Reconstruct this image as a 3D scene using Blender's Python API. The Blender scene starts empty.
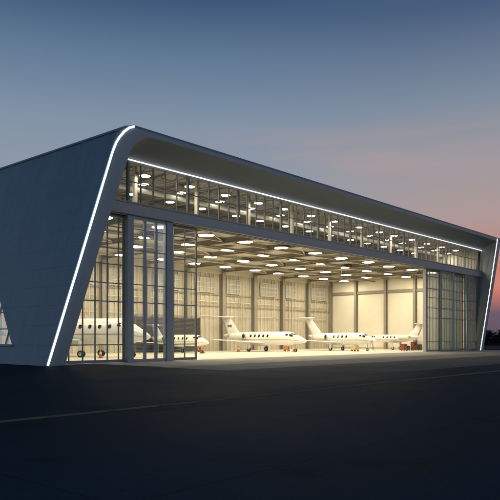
import bpy, bmesh, math, random
from mathutils import Vector, Matrix
random.seed(7)
S = bpy.context.scene
COL = S.collection
PI = math.pi

# ------------------------------------------------------------------ helpers
def link(o, parent=None):
    COL.objects.link(o)
    if parent is not None: o.parent = parent
    return o

def tag(o, label=None, cat=None, group=None, kind=None):
    if label: o['label'] = label
    if cat: o['category'] = cat
    if group: o['group'] = group
    if kind: o['kind'] = kind
    return o

def thing(name, label, cat, loc=(0, 0, 0), rz=0.0, group=None):
    o = bpy.data.objects.new(name, None)
    o.empty_display_size = .3
    o.location = loc; o.rotation_euler = (0, 0, rz)
    return tag(link(o), label, cat, group)

def copy_tree(o, parent=None):
    c = o.copy(); link(c, parent)
    for ch in list(o.children): copy_tree(ch, c)
    return c

def out(name, bm, mat, parent=None, smooth=False, fix=True, mods=None):
    if fix: bmesh.ops.recalc_face_normals(bm, faces=bm.faces)
    me = bpy.data.meshes.new(name); bm.to_mesh(me); bm.free()
    for m in (mat if isinstance(mat, (list, tuple)) else [mat]): me.materials.append(m)
    if smooth:
        for p in me.polygons: p.use_smooth = True
    return link(bpy.data.objects.new(name, me), parent)

def B(): return bmesh.new()

def box(bm, x0, x1, y0, y1, z0, z1, mi=0):
    v = [bm.verts.new((x, y, z)) for z in (z0, z1) for y in (y0, y1) for x in (x0, x1)]
    for q in ((0, 2, 3, 1), (4, 5, 7, 6), (0, 1, 5, 4), (2, 6, 7, 3), (0, 4, 6, 2), (1, 3, 7, 5)):
        bm.faces.new([v[i] for i in q]).material_index = mi

def bbox(bm, x0, x1, y0, y1, z0, z1, bev=.02):
    t = B(); box(t, x0, x1, y0, y1, z0, z1)
    bmesh.ops.bevel(t, geom=t.edges[:], offset=bev, segments=2, affect='EDGES', profile=.5)
    merge(bm, t)

def merge(bm, t, M=None):
    if M is not None: bmesh.ops.transform(t, matrix=M, verts=t.verts)
    me = bpy.data.meshes.new('tmp'); t.to_mesh(me); t.free()
    bm.from_mesh(me); bpy.data.meshes.remove(me)

def bar(bm, a, b, w, h=None, up=(0, 0, 1)):
    a, b = Vector(a), Vector(b); h = w if h is None else h
    d = b - a; L = d.length
    if L < 1e-6: return
    d.normalize(); u = Vector(up)
    if abs(d.dot(u)) > .98: u = Vector((1, 0, 0))
    s = d.cross(u).normalized(); u = s.cross(d).normalized()
    v = []
    for p in (a, b):
        for i, j in ((-1, -1), (1, -1), (1, 1), (-1, 1)):
            v.append(bm.verts.new(p + s * (i * w / 2) + u * (j * h / 2)))
    for q in ((3, 2, 1, 0), (4, 5, 6, 7), (0, 1, 5, 4), (1, 2, 6, 5), (2, 3, 7, 6), (3, 0, 4, 7)):
        bm.faces.new([v[i] for i in q])

def tube(bm, a, b, r, n=10, r2=None):
    a, b = Vector(a), Vector(b); r2 = r if r2 is None else r2
    d = (b - a).normalized(); u = Vector((0, 0, 1)) if abs(d.z) < .95 else Vector((1, 0, 0))
    s = d.cross(u).normalized(); u = s.cross(d)
    A, C = [], []
    for i in range(n):
        c, q = math.cos(2 * PI * i / n), math.sin(2 * PI * i / n)
        A.append(bm.verts.new(a + (s * c + u * q) * r)); C.append(bm.verts.new(b + (s * c + u * q) * r2))
    for i in range(n):
        bm.faces.new((A[i], A[(i + 1) % n], C[(i + 1) % n], C[i]))
    bm.faces.new(A[::-1]); bm.faces.new(C)

def lathe(bm, prof, n, M, caps=True):
    """prof: (axial, radius) along local x"""
    rings = []
    for (a, r) in prof:
        rings.append([bm.verts.new(M @ Vector((a, r * math.cos(2 * PI * i / n), r * math.sin(2 * PI * i / n)))) for i in range(n)])
    for k in range(len(rings) - 1):
        for i in range(n):
            bm.faces.new((rings[k][i], rings[k][(i + 1) % n], rings[k + 1][(i + 1) % n], rings[k + 1][i]))
    if caps and prof[0][1] > 1e-4: bm.faces.new(rings[0][::-1])
    if caps and prof[-1][1] > 1e-4: bm.faces.new(rings[-1])

def poly(bm, pts):
    return bm.faces.new([bm.verts.new(p) for p in pts])

# ------------------------------------------------------------------ materials
def mat(name, col, rough=.5, metal=0, noise=.0, nscale=3.0, bump=0.0, bscale=20, spec=.5, coat=0, stretch=None, emis=None, estr=0):
    m = bpy.data.materials.new(name); m.use_nodes = True
    nt = m.node_tree; p = nt.nodes['Principled BSDF']
    p.inputs['Base Color'].default_value = (*col, 1)
    p.inputs['Roughness'].default_value = rough
    p.inputs['Metallic'].default_value = metal
    p.inputs['Specular IOR Level'].default_value = spec
    p.inputs['Coat Weight'].default_value = coat
    if emis:
        p.inputs['Emission Color'].default_value = (*emis, 1); p.inputs['Emission Strength'].default_value = estr
    if noise or bump:
        tc = nt.nodes.new('ShaderNodeTexCoord'); mp = nt.nodes.new('ShaderNodeMapping')
        nt.links.new(tc.outputs['Object'], mp.inputs['Vector'])
        if stretch: mp.inputs['Scale'].default_value = stretch
    if noise:
        n = nt.nodes.new('ShaderNodeTexNoise'); n.inputs['Scale'].default_value = nscale
        n.inputs['Detail'].default_value = 6; n.inputs['Roughness'].default_value = .62
        nt.links.new(mp.outputs[0], n.inputs['Vector'])
        r = nt.nodes.new('ShaderNodeMapRange')
        r.inputs['From Min'].default_value = .25; r.inputs['From Max'].default_value = .75
        r.inputs['To Min'].default_value = 1 - noise; r.inputs['To Max'].default_value = 1 + noise
        nt.links.new(n.outputs['Fac'], r.inputs['Value'])
        h = nt.nodes.new('ShaderNodeVectorMath'); h.operation = 'SCALE'
        h.inputs[0].default_value = col
        nt.links.new(r.outputs[0], h.inputs['Scale']); nt.links.new(h.outputs[0], p.inputs['Base Color'])
        r2 = nt.nodes.new('ShaderNodeMapRange')
        r2.inputs['To Min'].default_value = max(0, rough - .1); r2.inputs['To Max'].default_value = min(1, rough + .12)
        nt.links.new(n.outputs['Fac'], r2.inputs['Value']); nt.links.new(r2.outputs[0], p.inputs['Roughness'])
    if bump:
        n2 = nt.nodes.new('ShaderNodeTexNoise'); n2.inputs['Scale'].default_value = bscale; n2.inputs['Detail'].default_value = 5
        nt.links.new(mp.outputs[0], n2.inputs['Vector'])
        b = nt.nodes.new('ShaderNodeBump'); b.inputs['Strength'].default_value = bump; b.inputs['Distance'].default_value = .05
        nt.links.new(n2.outputs['Fac'], b.inputs['Height']); nt.links.new(b.outputs[0], p.inputs['Normal'])
    return m

def glow(name, col, s):
    m = bpy.data.materials.new(name); m.use_nodes = True
    nt = m.node_tree; nt.nodes.clear()
    e = nt.nodes.new('ShaderNodeEmission'); e.inputs[0].default_value = (*col, 1); e.inputs[1].default_value = s
    o = nt.nodes.new('ShaderNodeOutputMaterial'); nt.links.new(e.outputs[0], o.inputs[0])
    return m

def glass_mat(name, tint, refl):
    m = bpy.data.materials.new(name); m.use_nodes = True
    nt = m.node_tree; nt.nodes.clear()
    t = nt.nodes.new('ShaderNodeBsdfTransparent'); t.inputs[0].default_value = (*tint, 1)
    g = nt.nodes.new('ShaderNodeBsdfGlossy'); g.inputs['Roughness'].default_value = .02; g.inputs[0].default_value = (.9, .95, 1, 1)
    f = nt.nodes.new('ShaderNodeFresnel'); f.inputs[0].default_value = 1.5
    k = nt.nodes.new('ShaderNodeMath'); k.operation = 'MULTIPLY'; k.inputs[1].default_value = refl
    x = nt.nodes.new('ShaderNodeMixShader'); o = nt.nodes.new('ShaderNodeOutputMaterial')
    nt.links.new(f.outputs[0], k.inputs[0]); nt.links.new(k.outputs[0], x.inputs[0])
    nt.links.new(t.outputs[0], x.inputs[1]); nt.links.new(g.outputs[0], x.inputs[2]); nt.links.new(x.outputs[0], o.inputs[0])
    return m

def cladding(name, col, seam, horizontal=True, rough=.45, metal=.3, depth=.35):
    """painted sheet panels with thin seams every `seam` metres"""
    m = mat(name, col, rough, metal, noise=.10, nscale=.35)
    nt = m.node_tree; p = nt.nodes['Principled BSDF']
    tc = nt.nodes.new('ShaderNodeTexCoord'); sp = nt.nodes.new('ShaderNodeSeparateXYZ')
    nt.links.new(tc.outputs['Object'], sp.inputs[0])
    d = nt.nodes.new('ShaderNodeMath'); d.operation = 'DIVIDE'; d.inputs[1].default_value = seam
    nt.links.new(sp.outputs['Z' if horizontal else 'X'], d.inputs[0])
    fr = nt.nodes.new('ShaderNodeMath'); fr.operation = 'FRACT'; nt.links.new(d.outputs[0], fr.inputs[0])
    pp = nt.nodes.new('ShaderNodeMath'); pp.operation = 'PINGPONG'; pp.inputs[1].default_value = .5
    nt.links.new(fr.outputs[0], pp.inputs[0])
    r = nt.nodes.new('ShaderNodeMapRange'); r.inputs['From Max'].default_value = .03
    nt.links.new(pp.outputs[0], r.inputs['Value'])
    b = nt.nodes.new('ShaderNodeBump'); b.inputs['Strength'].default_value = depth; b.inputs['Distance'].default_value = .03
    nt.links.new(r.outputs[0], b.inputs['Height']); nt.links.new(b.outputs[0], p.inputs['Normal'])
    # vertical panel joints every 6 m and slight run-off streaks
    d2 = nt.nodes.new('ShaderNodeMath'); d2.operation = 'DIVIDE'; d2.inputs[1].default_value = 6.0; nt.links.new(sp.outputs['Y'], d2.inputs[0])
    f2 = nt.nodes.new('ShaderNodeMath'); f2.operation = 'FRACT'; nt.links.new(d2.outputs[0], f2.inputs[0])
    p2 = nt.nodes.new('ShaderNodeMath'); p2.operation = 'PINGPONG'; p2.inputs[1].default_value = .5; nt.links.new(f2.outputs[0], p2.inputs[0])
    r2 = nt.nodes.new('ShaderNodeMapRange'); r2.inputs['From Max'].default_value = .004; nt.links.new(p2.outputs[0], r2.inputs['Value'])
    mn = nt.nodes.new('ShaderNodeMath'); mn.operation = 'MINIMUM'; nt.links.new(r.outputs[0], mn.inputs[0]); nt.links.new(r2.outputs[0], mn.inputs[1])
    r3 = nt.nodes.new('ShaderNodeMapRange'); r3.inputs['To Min'].default_value = .80; nt.links.new(mn.outputs[0], r3.inputs['Value'])
    ms = nt.nodes.new('ShaderNodeMapping'); ms.inputs['Scale'].default_value = (1, 2.2, .12); nt.links.new(tc.outputs['Object'], ms.inputs[0])
    ns = nt.nodes.new('ShaderNodeTexNoise'); ns.inputs['Scale'].default_value = 1.0; ns.inputs['Detail'].default_value = 6; nt.links.new(ms.outputs[0], ns.inputs['Vector'])
    r4 = nt.nodes.new('ShaderNodeMapRange'); r4.inputs['From Min'].default_value = .3; r4.inputs['From Max'].default_value = .7; r4.inputs['To Min'].default_value = .92; r4.inputs['To Max'].default_value = 1.06
    nt.links.new(ns.outputs['Fac'], r4.inputs['Value'])
    mu = nt.nodes.new('ShaderNodeMath'); mu.operation = 'MULTIPLY'; nt.links.new(r3.outputs[0], mu.inputs[0]); nt.links.new(r4.outputs[0], mu.inputs[1])
    src = p.inputs['Base Color'].links[0].from_socket
    vs = nt.nodes.new('ShaderNodeVectorMath'); vs.operation = 'SCALE'; nt.links.new(src, vs.inputs[0]); nt.links.new(mu.outputs[0], vs.inputs['Scale'])
    nt.links.new(vs.outputs[0], p.inputs['Base Color'])
    return m

M_wall = cladding('blue_grey_cladding', (.170, .285, .370), 1.25, True, .5, .15, .22)
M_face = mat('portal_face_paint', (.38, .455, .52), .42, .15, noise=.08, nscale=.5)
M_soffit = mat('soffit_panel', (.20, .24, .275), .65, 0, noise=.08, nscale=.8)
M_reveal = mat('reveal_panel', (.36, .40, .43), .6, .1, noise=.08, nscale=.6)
M_beam = mat('lintel_paint', (.47, .48, .50), .45, .15, noise=.08, nscale=1)
M_post = mat('door_post_paint', (.38, .43, .47), .45, .2, noise=.08, nscale=1.5)
M_mull = mat('clerestory_mullion', (.30, .29, .26), .5, .1, noise=.08, nscale=2)
M_frame = mat('window_frame', (.29, .32, .345), .45, .3, noise=.08, nscale=2)
M_glass = glass_mat('door_glass', (.94, .96, .94), .5)
M_glass2 = glass_mat('clerestory_glass', (.90, .92, .91), .4)
def frosted():
    m = glass_mat('frosted_door_glass', (.62, .65, .62), .35)
    nt = m.node_tree; o = nt.nodes['Material Output']; src = o.inputs[0].links[0].from_socket
    d = nt.nodes.new('ShaderNodeBsdfDiffuse'); d.inputs[0].default_value = (.36, .38, .38, 1)
    t = nt.nodes.new('ShaderNodeBsdfTranslucent'); t.inputs[0].default_value = (.30, .315, .315, 1)
    a = nt.nodes.new('ShaderNodeMixShader'); a.inputs[0].default_value = .5
    b = nt.nodes.new('ShaderNodeMixShader'); b.inputs[0].default_value = .62
    nt.links.new(d.outputs[0], a.inputs[1]); nt.links.new(t.outputs[0], a.inputs[2])
    nt.links.new(src, b.inputs[1]); nt.links.new(a.outputs[0], b.inputs[2]); nt.links.new(b.outputs[0], o.inputs[0])
    return m
M_frost = frosted()
M_led = glow('led_strip_white', (.88, .95, 1.0), 2.4)
M_led2 = glow('led_strip_warm_white', (.96, .98, 1), 1.6)
M_lamp = glow('lamp_diffuser', (1, .862, .605), 55.0)
M_lamp2 = glow('upper_lamp_diffuser', (1, .89, .70), 46.0)
M_house = mat('lamp_housing', (.5, .48, .44), .5, .2)
M_inner = mat('interior_cream_wall', (.62, .58, .48), .7, 0, noise=.06, nscale=.7)
M_panel = mat('pale_wall_panel', (.80, .765, .66), .6, 0, noise=.05, nscale=.4)
M_rib = mat('back_wall_sheet', (.52, .48, .40), .7, 0, noise=.16, nscale=.5)
M_col = mat('interior_column', (.29, .265, .23), .6, 0, noise=.1, nscale=1)
M_ceil = mat('hangar_ceiling', (.50, .47, .41), .8, 0, noise=.10, nscale=.6)
M_cbeam = mat('ceiling_beam', (.26, .24, .20), .6, 0, noise=.1, nscale=1)
M_cbeam_l = mat('pale_ceiling_beam', (.58, .54, .46), .6, 0, noise=.1, nscale=1)
M_duct = mat('galvanised_duct', (.50, .50, .48), .4, .4, noise=.1, nscale=2)
M_louv = mat('dark_louvre', (.13, .13, .13), .6, .2, noise=.1, nscale=2)
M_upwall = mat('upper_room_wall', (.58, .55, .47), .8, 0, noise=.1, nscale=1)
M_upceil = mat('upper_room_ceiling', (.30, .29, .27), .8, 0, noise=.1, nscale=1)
M_truss = mat('truss_steel', (.34, .34, .33), .5, .2)
M_white = mat('white_aircraft_paint', (.82, .81, .78), .25, 0, noise=.02, nscale=1, coat=.4)
M_awing = mat('aircraft_wing_paint', (.70, .70, .68), .3, 0, noise=.03, nscale=2, coat=.3)
M_dark = mat('dark_cabin_glass', (.015, .017, .02), .1, 0, spec=.6)
M_metal = mat('bare_metal', (.55, .55, .55), .3, .9)
M_tyre = mat('black_rubber', (.02, .02, .02), .8)
M_fan = mat('engine_fan', (.012, .012, .013), .6, 0)
M_str = mat('grey_stripe', (.42, .36, .28), .3)
M_mark = mat('tail_mark', (.16, .15, .15), .4)
M_red = mat('red_cabinet_paint', (.30, .05, .04), .4, 0, noise=.08, nscale=4)
M_maroon = mat('maroon_cabinet_paint', (.20, .05, .035), .45, 0, noise=.08, nscale=4)
M_black = mat('black_cabinet_paint', (.03, .03, .035), .45, 0, noise=.1, nscale=4)
M_orange = mat('orange_plastic', (.55, .20, .06), .5, 0, noise=.06, nscale=6)
M_yellow = mat('yellow_paint', (.55, .42, .16), .45, 0, noise=.08, nscale=4)
M_grey = mat('grey_paint', (.4, .4, .39), .5, 0, noise=.06, nscale=4)
M_bark = mat('bark', (.06, .045, .03), .9, 0, noise=.2, nscale=5)
M_leaf = mat('tree_foliage', (.045, .06, .035), .9, 0, noise=.3, nscale=1.5)
M_grass = mat('verge_grass', (.022, .032, .024), 1, 0, noise=.3, nscale=.4, spec=0)
M_white_stripe = mat('cone_white_band', (.8, .8, .78), .5)

def asphalt():
    m = bpy.data.materials.new('apron_asphalt'); m.use_nodes = True
    nt = m.node_tree; p = nt.nodes['Principled BSDF']; N = nt.nodes.new; L = nt.links.new
    tc = N('ShaderNodeTexCoord')
    def noise(s, d, st=None, rgh=.6):
        mp = N('ShaderNodeMapping'); L(tc.outputs['Object'], mp.inputs[0])
        if st: mp.inputs['Scale'].default_value = st
        n = N('ShaderNodeTexNoise'); n.inputs['Scale'].default_value = s; n.inputs['Detail'].default_value = d; n.inputs['Roughness'].default_value = rgh
        L(mp.outputs[0], n.inputs['Vector']); return n.outputs['Fac']
    big = noise(.10, 5); streak = noise(.35, 6, (.22, 1, 1)); fine = noise(9, 6)
    def math_(op, a, b):
        k = N('ShaderNodeMath'); k.operation = op
        for i, q in enumerate((a, b)):
            if isinstance(q, (int, float)): k.inputs[i].default_value = q
            else: L(q, k.inputs[i])
        return k.outputs[0]
    s = math_('ADD', math_('MULTIPLY', big, .9), math_('ADD', math_('MULTIPLY', streak, .8), math_('MULTIPLY', fine, .5)))
    r = N('ShaderNodeMapRange'); r.inputs['From Min'].default_value = .75; r.inputs['From Max'].default_value = 1.45
    r.inputs['To Min'].default_value = .45; r.inputs['To Max'].default_value = 1.65
    L(s, r.inputs['Value'])
    # thin dark joints between 7.5 m slabs
    sp = N('ShaderNodeSeparateXYZ'); L(tc.outputs['Object'], sp.inputs[0])
    def joint(sock, off):
        d = math_('DIVIDE', math_('ADD', sock, off), 7.5); f = math_('FRACT', d, 0)
        pp = math_('PINGPONG', f, .5)
        q = N('ShaderNodeMapRange'); q.inputs['From Min'].default_value = .0015; q.inputs['From Max'].default_value = .005
        q.inputs['To Min'].default_value = .74; q.inputs['To Max'].default_value = 1
        L(pp, q.inputs['Value']); return q.outputs[0]
    j = math_('MULTIPLY', joint(sp.outputs['X'], 2.2), joint(sp.outputs['Y'], 1.1))
    bl = N('ShaderNodeMapRange'); bl.interpolation_type = 'SMOOTHSTEP'; bl.inputs['From Min'].default_value = .60; bl.inputs['From Max'].default_value = .70
    bl.inputs['To Min'].default_value = 1; bl.inputs['To Max'].default_value = .68; L(noise(.55, 4, (1, 1, 1), .5), bl.inputs['Value'])
    sc_ = N('ShaderNodeMapRange'); sc_.interpolation_type = 'SMOOTHSTEP'; sc_.inputs['From Min'].default_value = .62; sc_.inputs['From Max'].default_value = .68
    sc_.inputs['To Min'].default_value = 1; sc_.inputs['To Max'].default_value = 1.35; L(noise(.8, 5, (.12, 1.6, 1), .55), sc_.inputs['Value'])
    f = math_('MULTIPLY', math_('MULTIPLY', r.outputs[0], j), math_('MULTIPLY', bl.outputs[0], sc_.outputs[0]))
    sc = N('ShaderNodeVectorMath'); sc.operation = 'SCALE'; sc.inputs[0].default_value = (.0180, .0400, .0565)
    L(f, sc.inputs['Scale']); L(sc.outputs[0], p.inputs['Base Color'])
    rr = N('ShaderNodeMapRange'); rr.inputs['From Min'].default_value = .7; rr.inputs['From Max'].default_value = 1.5
    rr.inputs['To Min'].default_value = .56; rr.inputs['To Max'].default_value = .82
    L(s, rr.inputs['Value']); L(rr.outputs[0], p.inputs['Roughness'])
    p.inputs['Specular IOR Level'].default_value = .010
    b = N('ShaderNodeBump'); b.inputs['Strength'].default_value = .25; b.inputs['Distance'].default_value = .02
    L(noise(24, 5), b.inputs['Height']); L(b.outputs[0], p.inputs['Normal'])
    return m
M_asph = asphalt()
M_line = mat('worn_yellow_line', (.24, .21, .12), .9, 0, noise=.5, nscale=2.5, spec=.0)
M_floor = mat('sealed_concrete_floor', (.70, .67, .585), .36, 0, noise=.035, nscale=.5)

# ------------------------------------------------------------------ the ground
def sheet(name, x0, x1, y0, y1, z, m, kind='structure', label=None):
    bm = B(); poly(bm, [(x0, y0, z), (x1, y0, z), (x1, y1, z), (x0, y1, z)])
    return tag(out(name, bm, m, fix=False), label, None, None, kind)
sheet('ground', -2500, 2500, -2500, 2500, -.03, M_grass)
sheet('apron', -140, 118, -150, 60, 0, M_asph)
sheet('hangar_floor', -6.2, 61.5, .0, 24.6, .006, M_floor)
M_spill = mat('spill_tone_near', (.36, .35, .325), .75, 0, noise=.25, nscale=.35, spec=.1)  # paving tone paled to paint in the light spilling from the doors
M_spill2 = mat('spill_tone_mid', (.24, .235, .225), .8, 0, noise=.3, nscale=.25, spec=.05)  # middle step of the painted spill, dimmer than the band by the doors
M_spill3 = mat('spill_paving_far', (.12, .125, .13), .85, 0, noise=.4, nscale=.2, spec=.02)  # outer step, where the painted spill fades towards the asphalt
sheet('spill_paving_near', -3, 62, -7.5, -.3, .003, M_spill)  # three bands grade the door light's falloff into the ground colour
sheet('spill_paving_mid', -3.6, 64, -13.0, -7.503, .003, M_spill2)
sheet('spill_paving_far', -7.5, 70, -20.6, -13.003, .003, M_spill3)
# painted taxi line parallel to the doors plus the branch that swings away from it
bm = B(); poly(bm, [(-140, -24.1, .004), (118, -24.1, .004), (118, -23.77, .004), (-140, -23.77, .004)])
tag(out('taxi_line', bm, M_line, fix=False), 'straight faded yellow line painted across the dark apron', None, None, 'structure')
bm = B(); prev = None
pts = []
for i in range(40):
    t = i / 39
    pts.append((8.0 + 95 * t, -23.6 + 11.5 * (1 - math.cos(min(1, t * 1.3) * PI)) / 2))
for i in range(39):
    a, b = pts[i], pts[i + 1]
    poly(bm, [(a[0], a[1] - .08, .0045), (b[0], b[1] - .08, .0045), (b[0], b[1] + .08, .0045), (a[0], a[1] + .08, .0045)])
tag(out('lead_in_line', bm, M_line, fix=False), 'curved faded line leaving the straight apron line', None, None, 'structure')

# ------------------------------------------------------------------ the hangar
H = thing('hangar', 'dark blue grey aircraft hangar with raked portal edged in white light strips', 'hangar')
fv = lambda z: -1.09 - .097 * z                         # the raked front plane

O = [(-6.99, 0), (-5.162, 6.5), (-3.326, 13.03), (-3.138, 13.7), (-2.98, 14.25), (-2.868, 14.66), (-2.758, 15.05), (-2.15, 15.42), (-1.40, 15.63),
     (1, 15.63), (34, 15.63), (64.0, 15.65), (62.8, 8), (61.4, 0)]
I = [(-5.65, 0), (-3.86, 6.5), (-2.15, 12.2), (-1.77, 13.38), (-1.64, 13.86), (-1.4, 14.3), (-1.0, 14.7), (-.5, 15.03), (.1, 15.16),
     (1.5, 15.19), (34, 15.19), (62.45, 15.2), (61.5, 8), (60.2, 0)]
Bk = [(-5.65, 0), (-3.86, 6.5), (-2.3, 12.1), (-2.0, 13.0), (-1.9, 13.45), (-1.7, 13.75), (-1.4, 13.98), (-1.1, 14.12), (-.7, 14.2),
      (.5, 14.24), (34, 14.24), (63.3, 14.26), (62.35, 8), (60.95, 0)]
def strip(bm, P, Q):
    a = [bm.verts.new(p) for p in P]; b = [bm.verts.new(p) for p in Q]
    for i in range(len(P) - 1): bm.faces.new((a[i], a[i + 1], b[i + 1], b[i]))
def front(L_, d=0.0): return [(u, fv(z) + d, z) for u, z in L_]
bm = B(); strip(bm, front(O), front(I)); out('portal_face', bm, M_face, H)
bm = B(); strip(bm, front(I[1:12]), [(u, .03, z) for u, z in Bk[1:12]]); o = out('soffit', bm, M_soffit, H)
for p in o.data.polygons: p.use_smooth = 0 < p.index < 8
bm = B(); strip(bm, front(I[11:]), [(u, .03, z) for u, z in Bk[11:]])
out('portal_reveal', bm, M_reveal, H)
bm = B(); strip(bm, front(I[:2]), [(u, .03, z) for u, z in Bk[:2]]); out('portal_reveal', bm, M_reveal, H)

# left side wall with its trapezoid window opening
ku = lambda z: -6.99 + .2812 * z
def sw(v, z): return (ku(z), v, z)
YB = 27.0; ZT = 15.05
wz0, wz1 = 1.24, 5.6
wv = lambda z: 3.49 + (z - 1.24) * 1.03
WB = 19.0
bm = B()
def vt(v, z): return bm.verts.new(sw(v, z))
a0, a1, a2, a3 = vt(fv(0), 0), vt(fv(wz0), wz0), vt(fv(wz1), wz1), vt(fv(ZT), ZT)
b0, b1, b2, b3 = vt(YB, 0), vt(YB, wz0), vt(YB, wz1), vt(YB, ZT)
c1, c2 = vt(wv(wz0), wz0), vt(wv(wz1), wz1); d1, d2 = vt(WB, wz0), vt(WB, wz1)
for q in ((a0, b0, b1, d1, c1, a1), (a1, c1, c2, a2), (d1, b1, b2, d2), (a2, c2, d2, b2, b3, a3)): bm.faces.new(q)
bmesh.ops.recalc_face_normals(bm, faces=bm.faces)
o = out('side_wall', bm, M_wall, H)
n0 = o.data.polygons[0].normal
md = o.modifiers.new('thick', 'SOLIDIFY'); md.thickness = .3; md.offset = -1 if n0.x < 0 else 1
# window of the side wall
nu = Vector((-1, 0, .2812)).normalized()
def swo(v, z, d): return Vector(sw(v, z)) + nu * d
bm = B()
cs = [(wv(wz0), wz0), (wv(wz1), wz1), (WB, wz1), (WB, wz0)]
for i in range(4): bar(bm, swo(*cs[i], -.12), swo(*cs[(i + 1) % 4], -.12), .14, .14, nu)
W = out('window', bm, M_frame, H)
bm = B()
for k in range(8):
    v = 4.55 + 1.9 * k
    zt = min(wz1, wz0 + (v - 3.49) / 1.03)
    bar(bm, swo(v, wz0, -.12), swo(v, zt, -.12), .07, .09, nu)
for z in (2.35, 3.5, 4.6): bar(bm, swo(wv(z), z, -.12), swo(WB, z, -.12), .06, .06, nu)
out('glazing_bars', bm, M_frame, W)
bm = B(); poly(bm, [swo(*c, -.14) for c in cs]); out('glass', bm, M_glass, W)
bm = B(); bar(bm, swo(wv(wz0) - .15, wz0 - .04, .05), swo(WB + .15, wz0 - .04, .05), .09, .12, nu); out('sill', bm, M_frame, W)
# plinth trim + eaves trim of the side wall
bm = B(); bar(bm, swo(-2.5, 14.96, .0), swo(YB, 14.96, .0), .10, .14, nu); out('eaves_trim', bm, M_frame, H)

# roof: curved eave, flat deck and the far side wall
bm = B(); strip(bm, front(O[6:12]), [(u, YB, z) for u, z in O[6:12]])
o = out('roof', bm, M_wall, H)
for p in o.data.polygons: p.use_smooth = False
md = o.modifiers.new('thick', 'SOLIDIFY'); md.thickness = .14; md.offset = -1 if o.data.polygons[3].normal.z > 0 else 1
bm = B(); strip(bm, front(O[11:]), [(u, YB, z) for u, z in O[11:]]); o = out('side_wall', bm, M_wall, H)
md = o.modifiers.new('thick', 'SOLIDIFY'); md.thickness = .2; md.offset = -1 if o.data.polygons[0].normal.x > 0 else 1
bm = B(); box(bm, -7.0 + .32, 61.3, 26.7, 26.95, 0, 8); poly(bm, [(-4.6, 26.8, 8), (62.7, 26.8, 8), (63.7, 26.8, 15.5), (-1.8, 26.8, 15.5), (-3.2, 26.8, 13.2)])
out('rear_wall', bm, M_wall, H)

# light strips
def led(name, pts, w, m, d=.05):
    bm = B()
    for i in range(len(pts) - 1): bar(bm, pts[i], pts[i + 1], w, d, (0, -1, 0))
    return out(name, bm, m, H)
ledl = [(-6.86, 0.03), (-5.02, 6.5), (-3.19, 13.03), (-2.99, 13.7), (-2.79, 14.22), (-2.58, 14.58), (-2.22, 15.02), (-1.84, 15.36), (-1.42, 15.54)]
led('led_strip', [(u, fv(z) - .03, z) for u, z in ledl], .118, M_led)
led('led_strip', [(60.3, fv(.03) - .03, .03), (61.55, fv(8) - .03, 8), (62.6, fv(15.5) - .03, 15.5)], .115, M_led)
bm = B(); box(bm, .05, 63.2, -.15, -.08, 14.11, 14.187); out('led_strip', bm, M_led2, H)
bm = B(); box(bm, 63.18, 63.26, -.20, -.12, 11.35, 14.07); out('led_strip', bm, glow('led_return', (1, .97, .92), .5), H)

# lintel
bm = B(); box(bm, -2.95, 62.75, -.42, .28, 10.27, 11.18); box(bm, -2.75, 62.9, -.50, -.42, 11.06, 11.14)
box(bm, -2.9, 62.6, -.47, -.42, 10.29, 10.37); out('lintel', bm, M_beam, H)
bm = B()
for z in (10.2,): box(bm, -2.7, 61, -.25, -.15, z, z + .068); box(bm, -2.7, 61, .1, .2, z, z + .068)
out('door_track', bm, M_frame, H)

# clerestory: bays of five panes
def bay(u0, n, pitch, last=False):
    u1 = u0 + n * pitch; z0, z1 = 11.19, 14.06
    bm = B()
    w = .17
    box(bm, u0 - w / 2, u0 + w / 2, -.09, .12, z0, z1)
    if last: box(bm, u1 - w / 2, u1 + w / 2, -.09, .12, z0, z1)
    box(bm, u0 + w / 2, u1 - w / 2, -.05, .1, z0, z0 + .08); box(bm, u0 + w / 2, u1 - w / 2, -.05, .1, z1 - .1, z1)
    f = out('window', bm, M_mull, H)
    bm = B()
    for k in range(1, n): box(bm, u0 + k * pitch - .04, u0 + k * pitch + .04, -.04, .06, z0 + .08, z1 - .1)
    for k in range(n):
        a = u0 + k * pitch + (w / 2 if k == 0 else .04); b = u0 + (k + 1) * pitch - (w / 2 if k == n - 1 else .04)
        box(bm, a, b, -.035, .05, 12.64, 12.70)
    out('glazing_bars', bm, M_mull, f)
    bm = B(); poly(bm, [(u0 + .05, .0, z0 + .04), (u1 - .05, .0, z0 + .04), (u1 - .05, .0, z1 - .05), (u0 + .05, .0, z1 - .05)])
    out('glass', bm, M_glass2, f)
P = 1.15
bay(.13 - 2 * P, 2, P)
for k in range(11): bay(.13 + 5 * P * k, 5, P, k == 10)

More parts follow.
